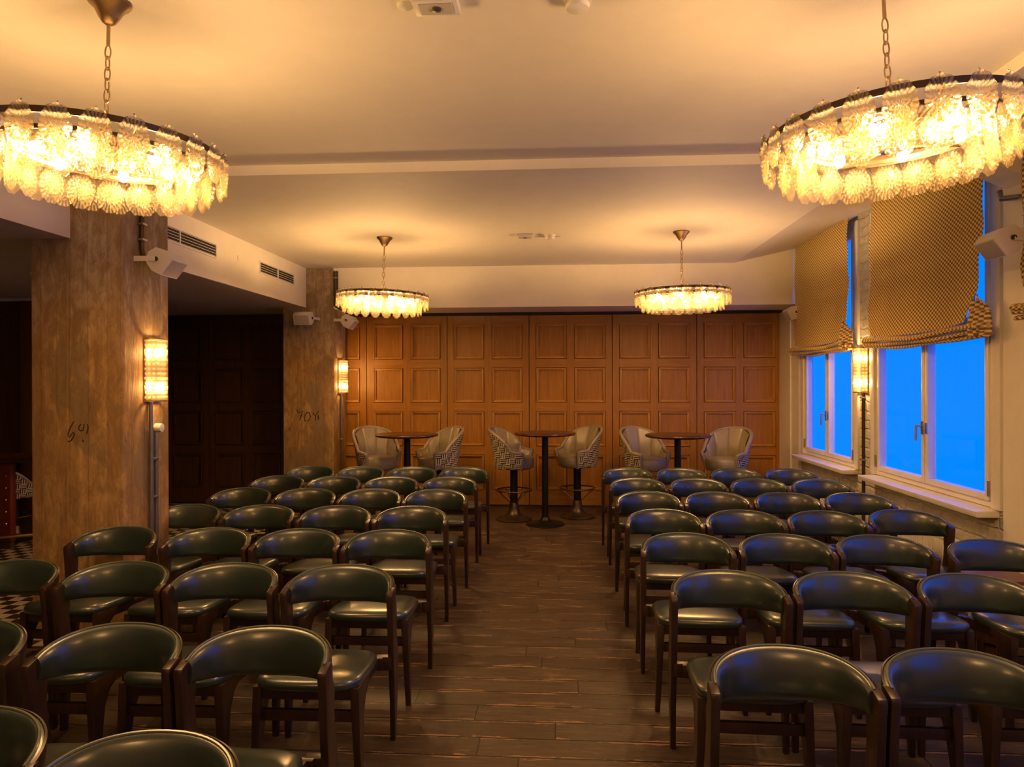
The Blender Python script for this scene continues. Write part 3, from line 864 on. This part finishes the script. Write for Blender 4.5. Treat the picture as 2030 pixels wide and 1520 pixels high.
for i, (x, y, z, rz, lab) in enumerate(SCN):
    o = s0 if i == 0 else copy_tree(s0)
    o.location = (x, y, z); o.rotation_euler = (0, 0, rz); tag(o, lab, 'wall lamp', 'glass wall sconces')
def pipe(name, paths, r, mat, label, cat='pipe', clips=None, clipmat='steel'):
    root = empty(name, paths[0][0], 0, label, cat)
    o0 = Vector(paths[0][0])
    for p in paths: MB().tube([Vector(q)-o0 for q in p], r, 10).build('tube', mat, root)
    for c in (clips or []):
        q = Vector(c)-o0; MB().box(q.x-.024, q.x+.024, q.y-.024, q.y+.024, q.z-.007, q.z+.007).build('clip', clipmat, root, bevel=.003)
    return root
pipe('conduit', [[(-2.67, 4.47, 1.475), (-2.67, 4.47, .02)], [(-2.67, 4.53, 1.27), (-2.67, 4.53, .02)]], .013, 'pipe_grey', 'pair of grey conduits below the near column sconce', clips=[(-2.672, 4.5, 1.10), (-2.672, 4.5, .85), (-2.672, 4.5, .35)])
o = MB().lathe([(0, 0), (.028, 0), (.030, .004), (.028, .045), (0, .048)], 20).build('switch_box', 'white_paint'); o.location = (-2.6885, 4.555, 1.30); o.rotation_euler = (0, PI/2, 0)
tag(o, 'small white round switch box beside the near column conduits', 'switch')
pipe('conduit', [[(-2.676, 8.55, 1.455), (-2.676, 8.55, .02)]], .011, 'pipe_grey', 'thin conduit below the far column sconce', clips=[(-2.676, 8.55, .9)])
pipe('conduit', [[(XR-.014, 6.67, 1.49), (XR-.014, 6.67, .02)]], .013, 'copper_dark', 'dark conduit below the sconce between the windows', clips=[(XR-.014, 6.67, 1.45), (XR-.014, 6.67, .88)])
pipe('conduit', [[(-2.672, 4.38, 2.93), (-2.672, 4.38, 2.46), (-2.66, 4.38, 2.40), (-2.62, 4.38, 2.38)]], .016, 'copper_dark', 'short dark conduit above the near column speaker', clips=[(-2.672, 4.38, 2.62), (-2.672, 4.38, 2.52)])
pipe('conduit', [[(-2.672, 8.30, 2.93), (-2.672, 8.30, 2.52), (-2.62, 8.30, 2.48), (-2.53, 8.30, 2.44)], [(-2.640, 8.30, 2.93), (-2.640, 8.30, 2.53), (-2.60, 8.30, 2.50)]], .012, 'copper_dark', 'pair of dark conduits high on the far column', clips=[(-2.656, 8.306, 2.85)])
pipe('conduit', [[(XR-.10, 4.52, 2.76), (XR-.10, 4.50, 2.71), (XR-.04, 4.42, 2.70), (XR-.05, 4.36, 2.68), (XR-.05, 4.34, 2.60), (XR-.05, 4.34, 2.50)]], .018, 'pipe_grey', 'bent grey conduit above the near window speaker', clips=[(XR-.05, 4.34, 2.58), (XR-.05, 4.34, 2.51)])

# ------------------------------------------------------------------ loudspeakers (local: length along y, grille towards +x, arm towards -x)
def speaker_proto():
    root = empty('loudspeaker', (0, 0, 0))
    body = empty('pivot_dummy') if False else None
    prof = [(.082, -.062), (.082, .062), (.015, .078), (-.055, .056), (-.078, 0), (-.055, -.056), (.015, -.078)]
    MB().prism(prof, lambda p, k: (p[0], 0 if k == 0 else .195, p[1])).build('cabinet', 'speaker_white', root, bevel=.005)
    MB().box(.0795, .0845, .012, .183, -.055, .055).build('front_grille', 'grille_grey', root, bevel=.002)
    MB().lathe([(0, -.012), (.014, -.012), (.014, 0), (0, 0)], 14).build('knob', 'black_plastic', root).rotation_euler = (PI/2, 0, 0)
    KN = [c for c in COL.objects if c.parent == root and c.name.startswith('knob')][0]; KN.location = (-.005, -.013, 0)
    remember(root); return root
sp0 = speaker_proto()
def place_speaker(i, loc, rot, arm, lab):
    o = sp0 if i == 0 else copy_tree(sp0)
    o.location = loc; o.rotation_mode = 'XYZ'; o.rotation_euler = rot; tag(o, lab, 'loudspeaker', 'white wall loudspeakers')
    inv = (Matrix.Translation(loc) @ Euler(rot).to_matrix().to_4x4()).inverted()
    a, b = inv @ Vector(arm), Vector((-.005, -.010, 0))
    m = MB(); d = (b-a).normalized(); up = Vector((0, 0, 1)); s_ = d.cross(up).normalized()*.004; u = s_.cross(d).normalized()*.016
    m.hexa([a-s_-u, a+s_-u, a+s_+u, a-s_+u], [b-s_-u, b+s_-u, b+s_+u, b-s_+u]).build('bracket_arm', 'speaker_white', o, bevel=.002)
T = math.radians(40)
place_speaker(0, (-2.545, 4.33, 2.385), (0, T, 0), (-2.69, 4.32, 2.39), 'white loudspeaker on the side of the near column, above its sconce')
place_speaker(1, (-3.44, 4.52, 2.34), (0, PI-T, 0), (-3.29, 4.50, 2.34), 'white loudspeaker half hidden behind the near column')
place_speaker(2, (-2.53, 8.30, 2.34), (0, T, .0), (-2.69, 8.33, 2.35), 'white loudspeaker on the side of the far column, below the chandelier')
place_speaker(3, (-2.90, 8.16, 2.36), (PI, math.radians(20), -PI/2), (-2.86, 8.325, 2.36), 'white loudspeaker on the front face of the far column')
place_speaker(4, (2.69, 8.20, 2.385), (0, PI-math.radians(25), 0), (2.80, 8.20, 2.41), 'white loudspeaker in the corner beside the panelled doors')
place_speaker(5, (2.525, 4.11, 2.395), (0, PI-math.radians(38), 0), (2.79, 4.14, 2.39), 'white loudspeaker on the window wall beside the near blind')

# ------------------------------------------------------------------ grilles, ceiling devices
def grille(y0, y1, z0, z1, lab):
    x = XB+.012
    root = empty('air_grille', (x, (y0+y1)/2, z0), 0, lab, 'air vent')
    L = (y1-y0)/2; H_ = z1-z0
    MB().box(0, .003, -L+.01, L-.01, .01, H_-.01).build('backing', 'dark_gap', root)
    f = MB(); f.box(.0, .012, -L, L, 0, .012).box(0, .012, -L, L, H_-.012, H_).box(0, .012, -L, -L+.012, .012, H_-.012).box(0, .012, L-.012, L, .012, H_-.012).box(0, .013, -.006, .006, .012, H_-.012)
    f.build('frame', 'white_paint', root)
    s_ = MB(); n = 5
    for k in range(n):
        z = .020+(H_-.036)*k/(n-1); s_.hexa([(.003, -L+.012, z-.002), (.011, -L+.012, z-.005), (.011, L-.012, z-.005), (.003, L-.012, z-.002)], [(.003, -L+.012, z+.001), (.011, -L+.012, z-.001), (.011, L-.012, z-.001), (.003, L-.012, z+.001)])
    s_.build('slats', 'white_paint', root)
grille(4.86, 6.075, 2.70, 2.83, 'long air grille in the bulkhead next to the near column')
grille(6.98, 7.92, 2.71, 2.84, 'shorter air grille in the bulkhead next to the far column')
o = MB().lathe([(0, 0), (.026, 0), (.026, .006), (.010, .010), (0, .010)], 20).build('sensor', 'white_paint'); o.location = (XB+.012, 6.52, 2.78); o.rotation_euler = (0, PI/2, 0)
tag(o, 'small round white sensor between the two air grilles', 'sensor')
def emergency(x, y, z, lab, s=1.0):
    r = empty('emergency_light', (x, y, z), 0, lab, 'emergency light'); r.scale = (s, s, s)
    MB().box(-.085, .085, -.055, .055, -.035, 0).build('housing', 'white_paint', r, bevel=.004)
    MB().box(-.062, .062, -.038, .038, -.038, -.0345).build('lens_frame', 'grille_grey', r)
    MB().lathe([(0, -.046), (.020, -.042), (.026, -.036), (0, -.036)], 16).build('lens', 'steel', r)
emergency(-.455, 2.63, ZN, 'square emergency light on the near ceiling, cut by the top edge')
def smoke(x, y, z, lab):
    r = empty('smoke_detector', (x, y, z), 0, lab, 'smoke detector')
    MB().lathe([(0, 0), (.052, 0), (.052, -.016), (.044, -.018), (0, -.018)], 28).build('base', 'white_paint', r, smooth=40)
    MB().lathe([(0, -.018), (.038, -.018), (.038, -.024), (.046, -.026), (.042, -.040), (.020, -.046), (0, -.047)], 28).build('head', 'white_paint', r, smooth=40)
smoke(.075, 2.66, ZN, 'round smoke detector on the near ceiling')
smoke(-.077, 6.60, ZC, 'round smoke detector on the far ceiling')
emergency(-.307, 6.56, ZC, 'square emergency light on the far ceiling', .9)
tag(MB().tube([(-.22, 6.66, ZC-.008), (.02, 6.66, ZC-.008)], .008, 8).build('cable_duct', 'white_paint'), 'short white cable duct beside the far smoke detector', 'cable duct')
o = MB().lathe([(0, 0), (.03, 0), (.03, -.008), (.018, -.014), (0, -.014)], 20).build('sprinkler_rose', 'white_paint'); o.location = (-.58, 2.66, ZN); tag(o, 'tiny round ceiling fitting beside the near emergency light', 'ceiling fitting')

# ------------------------------------------------------------------ roman blinds
def blind(y0, y1, lab, sagv=.02, seed=0, zt=3.17, zb=2.00):
    """y0 = nearer edge, y1 = farther edge"""
    root = empty('roman_blind', (XR-.10, (y0+y1)/2, zb), 0, lab, 'window blind')
    oy, ox = (y0+y1)/2, XR-.10
    rb = random.Random(seed)
    ph = rb.random()*6
    def sheet(u, v, back):
        y = y0+(y1-y0)*u; z = zb+(zt-zb)*v
        edge = (1-u)**6*(.018*math.sin(v*9+ph)+.010*math.sin(v*23+ph)) + (u)**10*.02*math.sin(v*12)
        edge += (1-u)**5*.16*max(0, .16-v)/.16 - u**5*.07*max(0, .2-v)/.2
        x = ox + .012*math.sin(u*7+ph)*(1-v) - .03*(1-v)**3 + back
        return (x-ox, y+edge-oy, z-zb - (.03*math.sin(PI*u) if v == 0 else .03*math.sin(PI*u)*(1-v)**4))
    m = MB(); nu, nv = 40, 40
    m.grid(lambda u, v: sheet(u, v, 0), nu, nv); k = len(m.v)
    m.grid(lambda u, v: sheet(u, v, .005), nu, nv)
    W_ = nu+1
    for i in range(nu): m.f.append((i, i+1, k+i+1, k+i)); q = nv*W_; m.f.append((q+i, q+i+1, k+q+i+1, k+q+i))
    for j in range(nv): m.f.append((j*W_, (j+1)*W_, k+(j+1)*W_, k+j*W_)); m.f.append((j*W_+nu, (j+1)*W_+nu, k+(j+1)*W_+nu, k+j*W_+nu))
    m.build('fabric_panel', 'blind_weave', root, smooth=60)
    # stacked folds: flattened loops
    for fi, (dz, dx, h, ext) in enumerate([(-.030, -.050, .040, .04), (-.062, -.030, .034, .07), (-.088, -.008, .030, .09)]):
        m = MB(); K = 14; n = 36; vs = []
        for i in range(n+1):
            u = i/n; y = (y0-ext*.8)+(y1+ext*.2-y0+ext*.8)*u
            sag = -.028*math.sin(PI*u) + .006*math.sin(u*11+fi*2+ph)
            for q in range(K):
                a = 2*PI*q/K
                xx = dx + .026*math.cos(a) + .010*math.sin(u*9+fi); zz = dz + h*(.5*math.sin(a)+.18*math.cos(a)) + sag
                vs.append((xx, y-oy, zz))
        fs = [(i*K+q, i*K+(q+1) % K, (i+1)*K+(q+1) % K, (i+1)*K+q) for i in range(n) for q in range(K)] + [tuple(range(K)), tuple(range(n*K, n*K+K))[::-1]]
        m.add(vs, fs); m.build('fold', 'blind_weave', root, smooth=60)
    # gathered side pleats at the near edge
    for k in range(4):
        yy = y0+.035-.032*k-oy; hh_ = .20-.028*k
        pts = [(-.045+.016*k, yy, -.095), (-.050+.016*k, yy-.004, -.03), (-.040+.014*k, yy+.004, .04), (-.026+.010*k, yy+.016, hh_*.7), (-.012, yy+.028, hh_)]
        MB().tube(pts, [.022, .026, .021, .013, .004], 8, flat=.75).build('pleat', 'blind_weave', root, smooth=60)
    MB().box(-.02, .02, -(y1-y0)/2-.02, (y1-y0)/2, zt-zb-.03, zt-zb+.0).build('head_rail', 'white_paint', root)
blind(6.80, 8.28, 'beige patterned roman blind over the far window', seed=1, zt=3.155, zb=1.995)
blind(4.70, 6.32, 'beige patterned roman blind over the near window', seed=2, zt=3.155, zb=1.985)
blind(2.35, 4.30, 'beige patterned roman blind at the picture edge, only its far corner showing', seed=3, zt=3.155, zb=2.06)

# ------------------------------------------------------------------ radiators and valve
def radiator(y0, y1, z0, z1, lab):
    r = empty('radiator', (XR-.03, (y0+y1)/2, z0), 0, lab, 'radiator'); L = (y1-y0)/2; m = MB(); n = int((y1-y0)/.033)
    H_ = z1-z0
    m.box(-.055, -.012, -L, L, .01, H_-.01)
    for k in range(n):
        y = -L+(k+.5)*2*L/n; m.box(-.068, -.0549, y-.010, y+.010, .03, H_-.03)
    m.build('panel', 'white_paint', r, bevel=.002)
    MB().box(-.07, 0, -L, L, H_-.012, H_).build('top_grille', 'white_paint', r, bevel=.002)
    for s_ in (-1, 1): MB().tube([(-.035, s_*(L-.05), .02), (-.035, s_*(L-.05), -z0)], .009, 8).build('foot_pipe', 'white_paint', r)
radiator(4.85, 6.25, .12, .50, 'white ribbed radiator under the near window')
radiator(6.95, 8.15, .12, .50, 'white ribbed radiator under the far window')
def valve(y, z, lab):
    v = empty('radiator_valve', (XR-.065, y, z), 0, lab, 'valve')
    MB().lathe([(0, -.03), (.016, -.03), (.020, -.01), (.024, .0), (.022, .035), (0, .038)], 16).build('dial', 'white_paint', v)
    MB().tube([(0, 0, -.03), (0, 0, -.09)], .008, 8).build('stem', 'steel', v)
valve(6.72, .47, 'white radiator valve at the foot of the brick pier')
valve(4.62, .46, 'radiator valve beside the near radiator')

# ------------------------------------------------------------------ octagonal side table
r = empty('side_table', (2.44, 4.125, 0), 0, 'small octagonal carved wooden table beside the window wall', 'side table')
def octo(R, z0, z1, mat, name, par, bev=.003):
    m = MB(); m.prism([(R*math.cos(PI/8+k*PI/4), R*math.sin(PI/8+k*PI/4)) for k in range(8)], lambda p, k: (p[0], p[1], z1 if k else z0)); return m.build(name, mat, par, bevel=bev, smooth=0)
octo(.168, .497, .517, 'side_table_wood', 'table_top', r)
octo(.105, .45, .4969, 'side_table_dark', 'apron', r)
for k in range(8):
    a = k*PI/4; R = .098
    m = MB(); c, s_ = math.cos(a), math.sin(a); w = .038
    def P(u, d, z): return (R*c - u*s_ + d*c, R*s_ + u*c + d*s_, z)
    def bx(u0, u1, z0, z1, d0=-.012, d1=0):
        m.hexa([P(u0, d0, z0), P(u1, d0, z0), P(u1, d1, z0), P(u0, d1, z0)], [P(u0, d0, z1), P(u1, d0, z1), P(u1, d1, z1), P(u0, d1, z1)])
    bx(-w, -w*.78, 0, .44); bx(w*.78, w, 0, .44); bx(-w*.78, w*.78, .40, .44); bx(-w*.78, w*.78, .20, .23)
    for q in range(5):
        u = -w*.6+q*w*.3; bx(u-.004, u+.004, .23, .40)
    for q in range(4): bx(-w*.78, w*.78, .255+q*.038, .262+q*.038)
    bx(-w*.78, w*.78, .15, .20, -.012, -.003)
    m.build('carved_side', 'side_table_dark', r, smooth=0)
octo(.082, .02, .45, 'side_table_dark', 'core', r)

# ------------------------------------------------------------------ bar corner on the far left
bar = empty('bar_counter', (-5.6, 6.45, 0), 0, 'dark wooden bar counter with studded red leather front behind the near column', 'bar counter')
MB().box(-1.6, .75, -.10, .12, .885, .925).build('counter_top', 'table_top', bar, bevel=.010)
MB().box(-1.6, .72, -.06, .11, .84, .8849).build('moulding', 'side_table_dark', bar, bevel=.008)
MB().box(-1.5, .33, .02, .10, .06, .84).build('front_panel', 'red_leather', bar, bevel=.03)
MB().box(-1.5, .31, .03, .09, 0, .0599).build('plinth', 'dark_oak', bar)
m = MB()
for i in range(8):
    for j in range(6): m.sphere((.285-.10*i, .018, .13+.115*j), .006, 6, 4)
o = m.build('studs', 'stud', bar)
MB().tube([(-1.5, -.20, .16), (.30, -.12, .14), (.55, .05, .14)], .018, 10).build('foot_rail', 'brass', bar)
pw = empty('wall_bar', (0, 0, 0), kind='structure', label='dark panelled wall behind the bar with a lighter post')
MB().box(XL, -4.2, 7.16, 7.22, 0, ZB).build('panelling', 'dark_oak', pw)
MB().box(-5.69, -5.54, 7.12, 7.1599, 0, 2.47).build('post', 'post_oak', pw, bevel=.004)
MB().box(XL, -4.2, 7.11, 7.1599, 2.47, ZB).build('cornice', 'soffit_plaster', pw)
o = copy_tree(st0); o.scale = (.9, .9, .74); o.location = (-5.53, 6.85, .0); o.rotation_euler = (0, 0, math.radians(150))
tag(o, 'low patterned tub seat half hidden behind the bar counter', 'bar stool')
